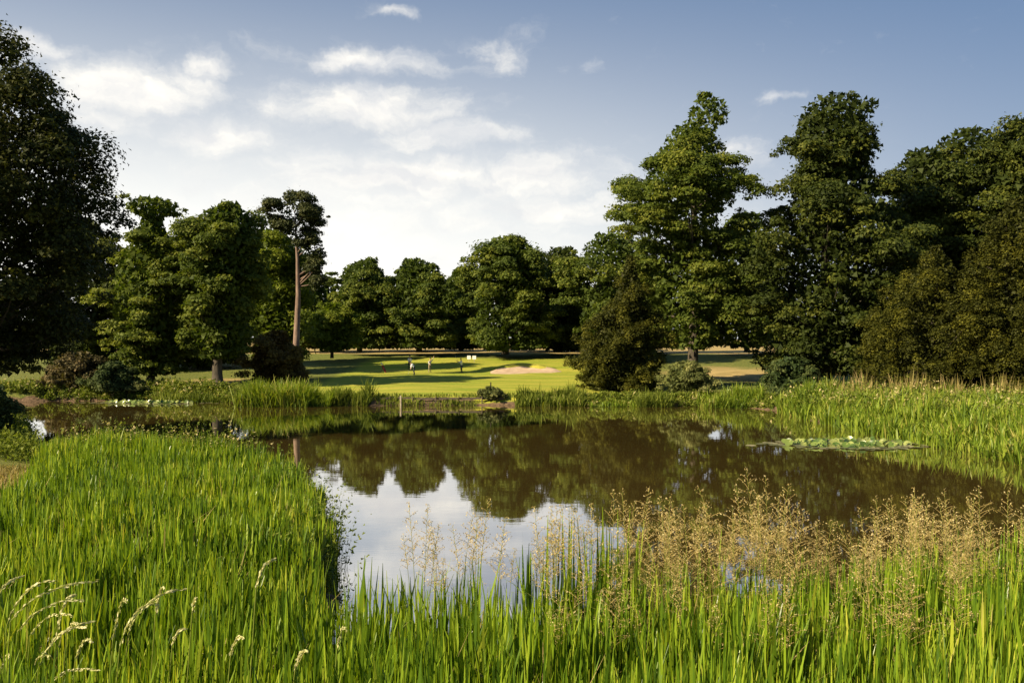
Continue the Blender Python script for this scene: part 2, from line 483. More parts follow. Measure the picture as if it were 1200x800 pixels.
def crown_mesh(name, rng, rows, rc, nclump, nleaf, leaf, squash=.62, inner=.12, up=.35, depth=1.0, per_bough=8, rag=.1, grow=1.11):
    nleaf = int(nleaf * 2.35); leaf = leaf * .66; nclump = int(nclump * 1.6); rc = rc * .85
    """rows: list (z, left, right) lateral extents about the trunk axis, metres. Returns mesh and clump centres."""
    rows = sorted((z_, a_ * grow, b_ * grow) for z_, a_, b_ in rows)
    zz = np.array([r_[0] for r_ in rows]); ll = np.array([r_[1] for r_ in rows]); rr = np.array([r_[2] for r_ in rows])
    zs = np.linspace(zz[0], zz[-1], 200)
    Rm = (np.interp(zs, zz, rr) - np.interp(zs, zz, ll)) / 2
    pdf = np.maximum(Rm, .15 * Rm.max()); cdf = np.cumsum(pdf) / pdf.sum()
    # boughs first, then clumps on each bough, so that gaps open between boughs
    nb_ = max(6, int(nclump / per_bough))
    u = (np.arange(nb_) + rng.random(nb_)) / nb_
    bz = np.interp(u, cdf, zs)
    bang = np.arange(nb_) * 2.399963 + rng.normal(0, .45, nb_)
    bid = np.repeat(np.arange(nb_), per_bough + 1)[:nclump] if nb_ * (per_bough + 1) >= nclump else rng.integers(0, nb_, nclump)
    bid = np.where(rng.random(nclump) < .12, rng.integers(0, nb_, nclump), bid)
    RB = (np.interp(bz, zz, rr) - np.interp(bz, zz, ll)) / 2
    brag = np.clip(1 + rng.normal(0, rag, nb_), .6, 1.22)
    bspread = np.maximum(.34 * RB, rc * .9)
    cz = bz[bid] + rng.normal(0, .42, nclump) * bspread[bid] * .8
    cz = np.clip(cz, zz[0], zz[-1])
    lat_c = (np.interp(cz, zz, rr) + np.interp(cz, zz, ll)) / 2
    Rc = (np.interp(cz, zz, rr) - np.interp(cz, zz, ll)) / 2
    crad = rc * (.4 + 1.25 * rng.random(nclump) ** 1.5)
    crad = np.minimum(crad, np.maximum(Rc * .75, rc * .4))
    ang = bang[bid] + rng.normal(0, .62, nclump) * np.clip(bspread[bid] / np.maximum(Rc, .3), .2, 1.6)
    prof = 1 - .5 * rng.random(nclump) ** 1.7
    rad = np.maximum(Rc * brag[bid] - crad * .8, 0) * prof
    ce = np.stack([lat_c + rad * np.cos(ang), depth * rad * np.sin(ang), cz], -1)
    ce[:, 2] = np.clip(ce[:, 2], zz[0] + crad * .3, zz[-1] - crad * squash * .8)
    # leaves per clump proportional to clump surface
    wgt = crad ** 2; cnt = np.maximum(6, (nleaf * (1 - inner) * wgt / wgt.sum()).astype(int))
    ids = np.repeat(np.arange(nclump), cnt)
    N = len(ids)
    dirs = unit(rng.normal(size=(N, 3)))
    dirs[:, 2] = np.where(dirs[:, 2] < -.25, -dirs[:, 2], dirs[:, 2])
    # second scale: sub-clumps make the surface lumpy
    sub = unit(rng.normal(size=(nclump, 9, 3)))
    best = np.einsum('nk,nmk->nm', dirs, sub[ids]).max(1)
    rr_ = (.62 + .4 * smoothstep(.45, .98, best)) * (rng.random(N) ** .22) + rng.normal(0, .05, N)
    stray = rng.random(N) < .1
    rr_ = np.where(stray, rr_ * rng.uniform(1.0, 1.55, N), rr_)          # loose twigs feathering the outline
    csq = squash * rng.uniform(.7, 1.3, nclump)
    off = dirs * (rr_ * crad[ids])[:, None]; off[:, 2] *= csq[ids]
    pos = ce[ids] + off
    nrm = unit(dirs * .9 + np.array([0, 0, up]) + rng.normal(0, .5, (N, 3)))
    Ls = leaf * rng.uniform(.55, 1.3, N)
    cl = rng.random(nclump)
    rnd = np.clip(.5 * cl[ids] + .5 * rng.random(N), 0, 1)
    verts = [tri_leaves(pos, nrm, Ls, Ls * rng.uniform(.5, .9, N), rng)]
    rn = [rnd]
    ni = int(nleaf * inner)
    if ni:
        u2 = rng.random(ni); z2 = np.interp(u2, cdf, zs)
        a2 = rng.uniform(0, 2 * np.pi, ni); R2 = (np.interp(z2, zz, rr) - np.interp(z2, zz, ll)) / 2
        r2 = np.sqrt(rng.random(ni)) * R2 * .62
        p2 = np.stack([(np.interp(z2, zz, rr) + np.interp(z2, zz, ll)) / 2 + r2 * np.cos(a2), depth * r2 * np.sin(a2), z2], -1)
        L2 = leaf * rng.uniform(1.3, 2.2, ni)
        verts.append(tri_leaves(p2, unit(rng.normal(size=(ni, 3))), L2, L2 * .8, rng)); rn.append(rng.random(ni) * .5)  # inner leaves keep to the darker tones, crown shade put into their colour
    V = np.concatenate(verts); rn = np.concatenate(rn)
    Q = np.arange(len(V)).reshape(-1, 3)
    return np_mesh(name, V, Q, rn), ce, crad

def trunk_mesh(name, rng, base_r, top, ce, nlimb, lean=(0, 0), limb_r=.3, flare=1.6, sides=9, low=.25):
    """trunk from z=-0.4 to top with limbs to some clump centres"""
    T = Tubes()
    zs = np.array([-.5, .05, .5, 1.4, top * .3, top * .5, top * .7, top * .86, top])
    k = zs / top
    path = np.stack([lean[0] * k ** 1.3 + .02 * top * np.sin(k * 5 + rng.random() * 6) * k, lean[1] * k + .02 * top * np.sin(k * 4 + rng.random() * 6) * k, zs], -1)
    rad = base_r * np.array([flare * 1.1, flare, 1.2, 1.0, .86, .68, .48, .3, .08])
    T.add(path, rad, sides)
    Bt = Tubes()
    if len(ce):
        pick = rng.choice(len(ce), min(nlimb, len(ce)), replace=False)
        for i in pick:
            c = ce[i]
            horiz = np.hypot(c[0], c[1])
            z0 = np.clip(c[2] - horiz * rng.uniform(.5, .95), top * low, min(top * .9, max(top * low, c[2] - .3)))
            s = np.array([np.interp(z0, zs, path[:, 0]), np.interp(z0, zs, path[:, 1]), z0])
            tt = np.linspace(0, 1, 6)[:, None]
            mid = (s + c) / 2 + np.array([0, 0, -.08 * horiz]) + rng.normal(0, .06, 3) * horiz
            pts = (1 - tt) ** 2 * s + 2 * tt * (1 - tt) * mid + tt ** 2 * c
            r0 = np.interp(z0, zs, rad) * limb_r * rng.uniform(.8, 1.3)
            Bt.add(pts, r0 * np.array([1, .85, .68, .5, .32, .14]), 5)
    return T.mesh(name), (Bt.mesh(name + '_branches') if Bt.n else None)

TREES = {}
def tree(name, label, cat, D, ax, rows, mat, seed, rc, nclump, nleaf, leaf, trunk_r=.45, trunk_top=None, nlimb=18, bark='bark',
         squash=.72, inner=.12, group=None, lean_px=0, depth=1.0, low=.25, up=.35, **ck):
    rng = np.random.default_rng(seed)
    X = px2x(ax, D); base = gz(X, D) - .03
    rws = []
    for (py, xl, xr) in rows:
        rws.append((py2z(py, D) - base, (xl - ax) / FPX * D, (xr - ax) / FPX * D))
    zlo = min(r_[0] for r_ in rws)
    if zlo < 0:
        rws = [(max(z, .05 + .01 * i), a, b_) for i, (z, a, b_) in enumerate(sorted(rws))]
    top = max(r_[0] for r_ in rws)
    me_c, ce, crad = crown_mesh(name + '_crown', rng, rws, rc, nclump, nleaf, leaf, squash, inner, up, depth, **ck)
    root = empty(name, (X, D, base))
    tt = trunk_top or top * .88
    me_t, me_b = trunk_mesh(name + '_trunk', rng, trunk_r, tt, ce, nlimb, lean=(lean_px / FPX * D, 0), low=low)
    link('trunk', me_t, M[bark], root)
    if me_b: tag(link('branches', me_b, M[bark], root), kind='stuff')
    link('crown', me_c, M[mat], root)
    tag(root, label, cat, group)
    TREES[label] = root
    return root

def copy_tree(o, loc, rz, sc, label, group=None):
    r_ = o.copy(); COL.objects.link(r_)
    r_.location = loc; r_.rotation_euler = (0, 0, rz); r_.scale = sc
    r_["label"] = label
    if group: r_["group"] = group
    for ch in [c for c in bpy.data.objects if c.parent == o]:
        c = ch.copy(); COL.objects.link(c); c.parent = r_
    return r_

# ---- left side
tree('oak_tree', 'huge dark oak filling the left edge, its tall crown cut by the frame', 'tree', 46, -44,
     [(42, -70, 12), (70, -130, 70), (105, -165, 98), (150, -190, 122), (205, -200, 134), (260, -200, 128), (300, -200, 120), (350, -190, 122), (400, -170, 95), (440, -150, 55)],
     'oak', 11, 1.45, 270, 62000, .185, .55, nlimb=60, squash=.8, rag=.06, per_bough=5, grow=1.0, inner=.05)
GL = 'park trees on the left bank'
tree('lime_tree', 'slim tree with flat layered top right of the huge oak', 'tree', 83.5, 177,
     [(233, 152, 205), (240, 134, 222), (248, 138, 218), (256, 160, 196), (270, 158, 200), (284, 142, 214), (300, 128, 224), (330, 122, 230), (370, 118, 230), (405, 124, 228), (438, 138, 216)],
     'lime', 12, 1.15, 120, 24000, .26, .36, nlimb=26, squash=.5, group=GL)
tree('lime_tree', 'dark tree with bare lower trunk standing left of the brown bush', 'tree', 81.5, 255,
     [(238, 255, 280), (250, 228, 298), (270, 208, 312), (305, 206, 312), (345, 206, 308), (385, 212, 302), (418, 226, 288)],
     'beech', 13, 1.3, 120, 26000, .27, .48, nlimb=26, group=GL)
tree('ash_tree', 'bright yellow green tree tucked behind the tall pine trunk', 'tree', 102, 318,
     [(270, 298, 338), (292, 280, 362), (330, 274, 368), (370, 280, 366), (410, 288, 360), (428, 298, 350)],
     'ash', 14, 1.5, 100, 20000, .3, .4, group=GL)
# pine
tree('pine_tree', 'tall Scots pine with bare pink trunk and flat high crown', 'tree', 95, 346,
     [(224, 330, 362), (236, 312, 380), (252, 308, 382), (268, 314, 383), (278, 330, 382), (292, 352, 384), (310, 354, 384), (330, 356, 380), (342, 358, 372)],
     'pine', 15, .95, 80, 17000, .19, .4, grow=1.06, rag=.1, trunk_top=18.6, nlimb=26, bark='pinebark', squash=.62, inner=.03, lean_px=4, low=.55)
# second, denser filling behind the left group
tree('beech_tree', 'dark tree filling the gap behind the two slim left trees', 'tree', 108, 225,
     [(275, 205, 245), (300, 180, 275), (350, 165, 290), (400, 170, 290), (428, 180, 275)], 'dark', 16, 1.8, 90, 16000, .36, .4, group=GL)
tree('beech_tree', 'dark tree behind the huge oak, only its right side showing', 'tree', 104, 95,
     [(255, 75, 115), (290, 45, 145), (350, 35, 160), (410, 40, 155), (440, 55, 140)], 'dark', 17, 1.8, 90, 16000, .36, .4, group=GL)
# ---- far row across the lawn
GR = 'far row of trees beyond the lawn'
tree('round_tree', 'small rounded bright tree on a short trunk right of the pine', 'tree', 118, 389,
     [(355, 376, 401), (368, 364, 414), (384, 358, 420), (402, 362, 416), (411, 372, 406)], 'ash', 21, 1.1, 50, 9000, .28, .22, group=GR, grow=1.2, nlimb=10)
tree('row_tree', 'far tree with twin pointed tops, leftmost of the row beyond the lawn', 'tree', 128, 421,
     [(302, 428, 442), (312, 398, 448), (325, 392, 452), (345, 388, 456), (375, 386, 458), (407, 392, 452)], 'row', 22, 1.35, 90, 16000, .32, .38, group=GR, grow=1.2)
tree('row_tree', 'far tree with broad notched top, behind the golfers in white', 'tree', 127, 491,
     [(303, 472, 498), (313, 460, 522), (330, 456, 526), (350, 452, 530), (378, 450, 532), (407, 456, 528)], 'row', 23, 1.4, 100, 18000, .32, .42, group=GR, grow=1.2)
tree('row_tree', 'narrow far tree squeezed between two broader ones above the lone golfer', 'tree', 138, 540,
     [(313, 532, 552), (330, 516, 562), (360, 510, 568), (408, 514, 566)], 'row', 24, 1.4, 80, 14000, .34, .35, group=GR, grow=1.2)
tree('row_tree', 'largest rounded tree of the far row, lit on its left side', 'tree', 124, 592,
     [(278, 574, 618), (290, 553, 638), (318, 546, 644), (350, 542, 646), (380, 544, 646), (409, 554, 640)], 'row', 25, 1.6, 120, 24000, .33, .5, group=GR, grow=1.2, nlimb=24)
tree('row_tree', 'far dark tree right of the largest rounded tree of the row', 'tree', 131, 656,
     [(290, 642, 676), (308, 628, 688), (350, 624, 692), (410, 630, 690)], 'dark', 26, 1.6, 90, 16000, .34, .4, group=GR, grow=1.2)
tree('row_tree', 'far tree whose crown rises behind the olive yew', 'tree', 118, 706,
     [(274, 692, 742), (290, 668, 764), (320, 660, 776), (360, 660, 778), (400, 668, 770), (420, 675, 760)], 'row', 27, 1.6, 110, 20000, .32, .45, group=GR, grow=1.2)
for i, (ax, D, py, wpx, lab) in enumerate([
        (368, 146, 322, 95, 'dark tree low behind the pine and the small rounded tree'),
        (455, 150, 325, 90, 'low dark tree filling the dip between the first two far trees'),
        (515, 152, 330, 84, 'low dark tree behind the notched far tree'),
        (640, 150, 306, 100, 'dim tree behind the gap right of the largest far tree'),
        (752, 140, 300, 80, 'dim tree between the olive yew and the tall tiered tree'),
        (875, 130, 250, 80, 'dim tree showing low in the gap between the two tallest trees')]):
    tree('row_tree', lab, 'tree', D, ax, [(py, ax - wpx * .2, ax + wpx * .2), (py + 15, ax - wpx * .45, ax + wpx * .45), (py + 40, ax - wpx * .55, ax + wpx * .55),
         (398, ax - wpx * .55, ax + wpx * .55), (407, ax - wpx * .45, ax + wpx * .45)], 'row', 60 + i, 1.9, 70, 11000, .42, .35, group=GR, grow=1.2, nlimb=12)

# ---- right side
GT = 'tall trees on the right bank'
tree('tall_tree', 'tall open tree with tiered branches and visible trunk right of centre', 'tree', 88, 812,
     [(110, 812, 838), (124, 800, 862), (140, 790, 866), (156, 772, 852), (172, 760, 846), (190, 742, 866), (206, 728, 886), (235, 710, 890), (254, 712, 872), (272, 742, 856),
      (295, 744, 872), (325, 740, 882), (355, 744, 880), (385, 752, 870), (408, 768, 850)],
     'beech', 31, 1.35, 210, 44000, .27, .55, nlimb=50, squash=.66, group=GT, inner=.06, rag=.14)
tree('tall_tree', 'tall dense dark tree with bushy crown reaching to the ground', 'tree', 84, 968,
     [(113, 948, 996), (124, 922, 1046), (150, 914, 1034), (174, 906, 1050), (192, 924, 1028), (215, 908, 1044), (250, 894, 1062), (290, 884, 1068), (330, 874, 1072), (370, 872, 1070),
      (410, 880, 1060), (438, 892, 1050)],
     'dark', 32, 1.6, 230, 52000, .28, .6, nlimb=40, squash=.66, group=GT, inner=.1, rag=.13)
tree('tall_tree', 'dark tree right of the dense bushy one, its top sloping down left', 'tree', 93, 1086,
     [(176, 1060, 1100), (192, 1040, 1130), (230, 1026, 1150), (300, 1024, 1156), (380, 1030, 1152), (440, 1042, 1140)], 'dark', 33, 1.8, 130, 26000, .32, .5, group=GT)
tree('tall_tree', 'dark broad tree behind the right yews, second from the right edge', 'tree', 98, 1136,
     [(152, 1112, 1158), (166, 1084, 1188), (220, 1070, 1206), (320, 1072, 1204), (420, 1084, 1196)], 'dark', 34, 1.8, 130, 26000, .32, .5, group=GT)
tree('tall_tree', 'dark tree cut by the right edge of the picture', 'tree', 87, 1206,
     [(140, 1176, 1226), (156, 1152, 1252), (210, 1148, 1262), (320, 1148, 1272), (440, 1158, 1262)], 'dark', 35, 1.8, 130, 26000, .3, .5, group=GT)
GY_ = 'yews by the pond'
tree('yew_tree', 'olive brown yew sloping down to the bank beside the lawn', 'tree', 79, 730,
     [(300, 733, 743), (325, 722, 756), (350, 708, 768), (375, 690, 776), (398, 672, 782), (425, 662, 782), (459, 672, 772)], 'yew', 41, .6, 240, 36000, .15, .3, group=GY_, grow=1.0, squash=1.25, nlimb=10, inner=.12, up=.9)
tree('yew_tree', 'olive brown yew in front of the dark trees, left of two', 'tree', 68, 1094,
     [(288, 1088, 1104), (318, 1062, 1130), (350, 1036, 1150), (385, 1018, 1166), (420, 1011, 1172), (452, 1018, 1166)], 'yew', 42, .62, 260, 40000, .135, .3, group=GY_, squash=1.25, nlimb=10, inner=.12, up=.9)
tree('yew_tree', 'olive brown yew at the right edge, taller of two', 'tree', 66, 1184,
     [(232, 1178, 1202), (270, 1152, 1222), (320, 1132, 1242), (380, 1114, 1252), (452, 1110, 1256)], 'yew', 43, .62, 300, 46000, .135, .35, group=GY_, squash=1.25, nlimb=10, inner=.12, up=.9)

# ---- shrubs
tree('bush', 'dark copper brown bush at the foot of the pine', 'bush', 90, 325,
     [(388, 312, 338), (400, 296, 352), (415, 288, 360), (432, 284, 364), (448, 284, 362)], 'copper', 51, .8, 70, 12000, .2, .15, nlimb=8, squash=.8)
tree('bush', 'rounded pale green bush below the tall tiered tree', 'bush', 73.4, 805,
     [(423, 795, 818), (432, 780, 832), (444, 772, 840), (458, 773, 838)], 'shrub', 52, .5, 60, 9000, .14, .1, grow=1.15, nlimb=8, squash=.8)
tree('bush', 'low dark green bush under the dense bushy tree', 'bush', 77, 928,
     [(419, 915, 940), (430, 898, 958), (445, 892, 964), (456, 895, 960)], 'blueshrub', 53, .6, 50, 8000, .17, .1, nlimb=8, squash=.8)
tree('bush', 'pinkish brown flowering shrub on the left far bank', 'bush', 79.5, 92,
     [(413, 85, 105), (424, 62, 122), (440, 50, 132), (455, 48, 134), (466, 55, 128)], 'pinkshrub', 54, .65, 70, 11000, .17, .12, nlimb=10, squash=.75)
tree('bush', 'dark blue green shrub right of the pinkish brown one', 'bush', 78.5, 132,
     [(424, 122, 144), (434, 108, 158), (448, 102, 164), (466, 104, 162)], 'blueshrub', 55, .6, 60, 10000, .16, .12, nlimb=8, squash=.75)
tree('bush', 'dark low bush on the near left bank cut by the left edge', 'bush', 41.5, -8,
     [(452, -25, 6), (468, -45, 18), (490, -55, 26), (515, -55, 26), (528, -50, 22)], 'blueshrub', 56, .4, 60, 9000, .1, .08, nlimb=8, squash=.8)
tree('bush', 'small round dark bush on the bank at the lawn edge', 'bush', 72.4, 575,
     [(453, 570, 580), (459, 562, 588), (468, 559, 592), (473, 561, 590)], 'shrub', 57, .3, 36, 4000, .1, .05, rag=.2, nlimb=6, squash=.8)
tree('bush', 'yellow green leafy bush between the shrub and the slim left tree', 'bush', 78.6, 155,
     [(446, 150, 162), (452, 142, 172), (460, 138, 178), (468, 140, 176)], 'shrub', 58, .35, 40, 4500, .13, .05, nlimb=6, squash=.8)

# ---- distant trees beyond the dry field, copied from the row
src = [TREES[k] for k in TREES if TREES[k].get("group") == GR and TREES[k].name.startswith('row_tree')][:7]
rng = np.random.default_rng(5)
for i in range(26):
    D = rng.uniform(230, 290)
    X = -150 + i * 12.5 + rng.uniform(-3, 3)
    s_ = rng.uniform(.7, 1.0)
    copy_tree(src[i % len(src)], (X, D, gz(X, D) - .1), rng.uniform(0, 6.28), (s_ * 1.25, s_ * 1.25, s_),
              'distant tree of the dark line beyond the dry field', 'distant tree line beyond the dry field')

# ------------------------------------------------------------------ blades (reeds, grasses)
def blade_mesh(name, rng, root, h, wd, lean=.12, droop=.1, rnd=None, wind=(0, 0), seg=3):
    N = len(root)
    a = rng.uniform(0, 2 * np.pi, N)
    ld = np.stack([np.cos(a), np.sin(a), np.zeros(N)], -1)
    la = (rng.random(N) ** 1.5) * lean * 2
    fa = a + np.pi / 2 + rng.normal(0, .5, N)
    wdv = np.stack([np.cos(fa), np.sin(fa), np.zeros(N)], -1)
    ks, ws = (np.array([0, .4, .78, 1.0]), np.array([.8, 1.0, .85, .16])) if seg == 3 else (np.array([0, .66, 1.0]), np.array([.85, 1.0, .14]))
    dr = rng.random(N) ** 2 * droop * 2
    rowsv = []
    for k, wk in zip(ks, ws):
        p = root + ld * (h * (la * k + dr * k ** 3))[:, None] + np.array([wind[0], wind[1], 0]) * (h * k * k)[:, None]
        p[:, 2] += h * (k - .35 * dr * k ** 3 * 1.5)
        rowsv.append(np.stack([p - wdv * (wd * wk * .5)[:, None], p + wdv * (wd * wk * .5)[:, None]], 1))
    V = np.stack(rowsv, 1)            # N,4,2,3
    base = np.arange(N)[:, None] * (2 * (seg + 1))
    q = np.array([[0, 1, 3, 2], [2, 3, 5, 4], [4, 5, 7, 6]])[:seg]
    Q = (base[:, None, :] + q[None]).reshape(-1, 4)
    if rnd is None: rnd = rng.random(N)
    return np_mesh(name, V.reshape(-1, 3), Q, np.repeat(rnd, seg))

def in_poly(P, poly):
    poly = np.asarray(poly, float)
    ins = np.zeros(len(P), bool)
    for a, b_ in zip(poly, np.roll(poly, -1, 0)):
        c = (a[1] <= P[:, 1]) != (b_[1] <= P[:, 1])
        with np.errstate(divide='ignore', invalid='ignore'):
            xi = a[0] + (P[:, 1] - a[1]) / (b_[1] - a[1]) * (b_[0] - a[0])
        ins ^= c & (P[:, 0] < xi)
    return ins

def scatter(rng, poly, n, clump=.5, cs=.8):
    poly = np.asarray(poly, float)
    lo, hi = poly.min(0), poly.max(0)
    out = []
    tot = 0
    while tot < n:
        P = rng.uniform(lo, hi, (n * 2, 2))
        P = P[in_poly(P, poly)]
        nz = np.sin(P[:, 0] / cs * 1.7 + np.sin(P[:, 1] / cs) * 1.3) * np.cos(P[:, 1] / cs * 1.3 + np.sin(P[:, 0] / cs * .7))
        P = P[rng.random(len(P)) > clump * (.5 + .5 * nz)]
        out.append(P); tot += len(P)
    return np.concatenate(out)[:n]

def reed_bed(name, label, poly, n, hmin, hmax, wd, mat, seed, cat='reeds', lean=.1, droop=.08, clump=.5, cs=.8, hfun=None, zmin=-.25, kind='stuff', wind=(.01, 0), hvar=.13, seg=2):
    rng = np.random.default_rng(seed)
    P = scatter(rng, poly, n, clump, cs)
    z = np.maximum(ground_z(P[:, 0], P[:, 1]), zmin)
    h = rng.uniform(hmin, hmax, n) * (1 + hvar * np.sin(P[:, 0] * 1.9 + 1 + np.sin(P[:, 1] * .8)) * np.sin(P[:, 1] * 1.3 + np.sin(P[:, 0] * 1.1)) + hvar * .7 * np.sin(P[:, 0] * 4.7) * np.sin(P[:, 1] * 3.1 + 1)) - np.minimum(z, 0)
    if hfun is not None: h = h * hfun(P)
    c = P.mean(0)
    root = np.stack([P[:, 0] - c[0], P[:, 1] - c[1], z - .03], -1)
    patch = .5 + .5 * np.sin(P[:, 0] * .8 + 2 * np.sin(P[:, 1] * .6)) * np.cos(P[:, 1] * .7 + P[:, 0] * .3)
    rnd = np.clip(.25 * patch + .75 * rng.random(n), 0, 1)
    me_ = blade_mesh(name, rng, root, h, wd * rng.uniform(.6, 1.3, n), lean, droop, rnd, wind, seg)
    o = link(name, me_, M[mat], loc=(c[0], c[1], 0))
    tag(o, label, cat, kind=kind)
    return o

# near left bed that juts into the pond
LEFT = [(-3.6, 13.5), (-3.5, 16), (-4.3, 18.2), (-4.1, 20.2), (-5.0, 22), (-5.3, 24), (-6.4, 26), (-6.9, 27.8), (-8.6, 29.5), (-8.9, 31), (-10.8, 32.2), (-13, 33.6), (-17.6, 35.0), (-17.4, 32.5), (-15.7, 28), (-14.2, 25), (-13.0, 22), (-11, 17), (-9, 13.5)]
def edge_h(P):
    return 1.0 + .12 * smoothstep(28, 33, P[:, 1])
reed_bed('reed_bed', 'bright green reed bed jutting into the pond at the left', LEFT, 44000, .75, 1.65, .056, 'reed', 101, hfun=edge_h, clump=.9, cs=.5, lean=.06, hvar=.13)
NEAR = [(-14, 7.4), (10.5, 7.4), (14, 12), (15, 16), (9, 14.6), (5, 13.4), (1, 12.6), (-2.2, 12.8), (-3.6, 14), (-9.5, 14.5)]
def near_h(P):
    return 1.0 + .14 * smoothstep(3, 9, P[:, 0])
reed_bed('reed_bed', 'green reeds along the bottom of the picture below the camera', NEAR, 34000, .85, 1.85, .037, 'reed', 102, seg=3, hfun=near_h, lean=.05, clump=.85, cs=.35, hvar=.14)
SPARSE = [(-3, 12.8), (1, 12.6), (5, 13.4), (9, 14.6), (15, 16), (17, 19), (10, 17.4), (4, 15.6), (0, 14.6), (-2.6, 15)]
reed_bed('reed_bed', 'thin scattered reed blades standing in water before the golden grasses', SPARSE, 2300, .9, 1.9, .045, 'reed', 103, lean=.06)
def right_h(P):
    return .7 + .35 * smoothstep(.3, 5, pond_sd(P[:, 0], P[:, 1]) + .6)
reed_bed('reed_bed', 'few tall bright reed blades before the reflected sky', [(px2x(612, 13.8), 13.3), (px2x(745, 13.8), 13.5), (px2x(745, 14.6), 14.8), (px2x(612, 14.6), 14.3)], 130, 1.7, 2.7, .05, 'reed', 106, lean=.03, droop=.04)
reed_bed('reed_bed', 'dead straw coloured stems leaning among the foreground reeds', [(-13, 8), (10, 8), (13, 12), (9, 14.3), (1, 12.6), (-3, 13), (-5, 22), (-8, 29), (-13, 31), (-13, 22), (-10, 14)], 1900, .7, 1.7, .028, 'drygrass', 107, lean=.3, droop=.35, clump=.9, cs=1.1, seg=3)
RIGHT = [(20.3, 64), (20.0, 58), (20.4, 51), (21.4, 44), (22.2, 37), (26, 31), (34, 30), (40, 40), (40, 55), (36, 63), (28, 66)]
reed_bed('reed_bed', 'sunlit yellow green reed bed covering the right bank', RIGHT, 36000, .65, 1.5, .075, 'reedfar', 104, lean=.28, droop=.3, clump=.85, cs=1.3, hvar=.34, hfun=right_h)
reed_bed('reed_bed', 'reddish brown seeding reeds at the back of the right bank', [(24, 61), (29, 61), (40, 56), (40, 62), (30, 65), (23, 65)], 1500, 1.3, 2.4, .055, 'drygrass', 105, lean=.15, hvar=.3, clump=.9, cs=1.0)
# far bank clumps: single things
FB = 'reed and iris clumps on the far bank'
def far_clump(label, x0, x1, ya, yb, n, h0, h1, mat, seed, wd=.06, group=FB):
    D = (ya + yb) / 2
    poly = [(px2x(x0, D), ya), (px2x(x1, D), ya), (px2x(x1, D) + .3, yb), (px2x(x0, D) - .3, yb)]
    o = reed_bed('reed_clump', label, poly, n, h0, h1, wd, mat, seed, cat='reeds', lean=.3, droop=.3, clump=.9, cs=.6, kind=None, zmin=-.15, hvar=.45)
    tag(o, group=group)
    return o
far_clump('tall thick reed clump at the water edge left of the lawn', 282, 364, 69.6, 72.5, 5500, 1.2, 1.8, 'reedfar', 201)
far_clump('low tuft of iris just right of the tall reed clump', 370, 388, 70.2, 72, 700, .8, 1.3, 'reedfar', 202)
far_clump('spreading tuft of waterside weeds at the left end of the lawn', 392, 432, 70.6, 72.3, 1100, .6, 1.3, 'weed', 203)
far_clump('tangle of leafy waterside weeds left of the olive yew', 606, 682, 70.3, 72.5, 2000, .35, 1.1, 'weed', 204)
far_clump('low bright weeds at the water edge below the olive yew', 690, 748, 69.8, 71.8, 1000, .25, .6, 'reedfar', 205)
far_clump('upright leafy tuft left of the rounded pale bush', 748, 785, 69.5, 71.5, 800, .5, 1.15, 'weed', 206)
far_clump('bushy reed clump right of the rounded pale bush', 822, 890, 68.6, 71.2, 1900, .45, 1.2, 'reedfar', 207)
far_clump('sunlit iris clump at the left end of the right bank', 922, 985, 62.5, 65.5, 2400, .9, 1.6, 'reedfar', 208)
far_clump('patchy low weeds on the far bank below the slim left trees', 186, 275, 74.5, 77.5, 2200, .35, .85, 'weed', 209)
far_clump('thin weeds along the timber edging of the lawn', 434, 556, 71.2, 72.1, 700, .25, .6, 'weed', 210)
far_clump('weeds on the far left bank under the huge oak', 18, 62, 77.0, 80, 1500, .3, .9, 'weed', 211)
# short grass
reed_bed('bank_grass', 'fringe of short grass along the far bank', [(-46, 77.5), (-33, 78.3), (-21, 73.8), (-14, 71.8), (-5, 72.6), (5, 71.8), (18, 71), (22, 68), (24, 72), (18, 75), (4, 73.5), (-14, 73.4), (-22, 77), (-34, 82), (-46, 82)],
         8000, .15, .4, .07, 'weed', 301, cat='grass', zmin=0.05, lean=.3, droop=.3)
reed_bed('bank_grass', 'dry tan grass on the near left bank', [(-24, 36), (-17.5, 35), (-17.4, 30), (-15.4, 22), (-22, 22), (-28, 30)], 14000, .1, .32, .03, 'drygrass', 302, cat='grass', zmin=.05, lean=.35, droop=.3)

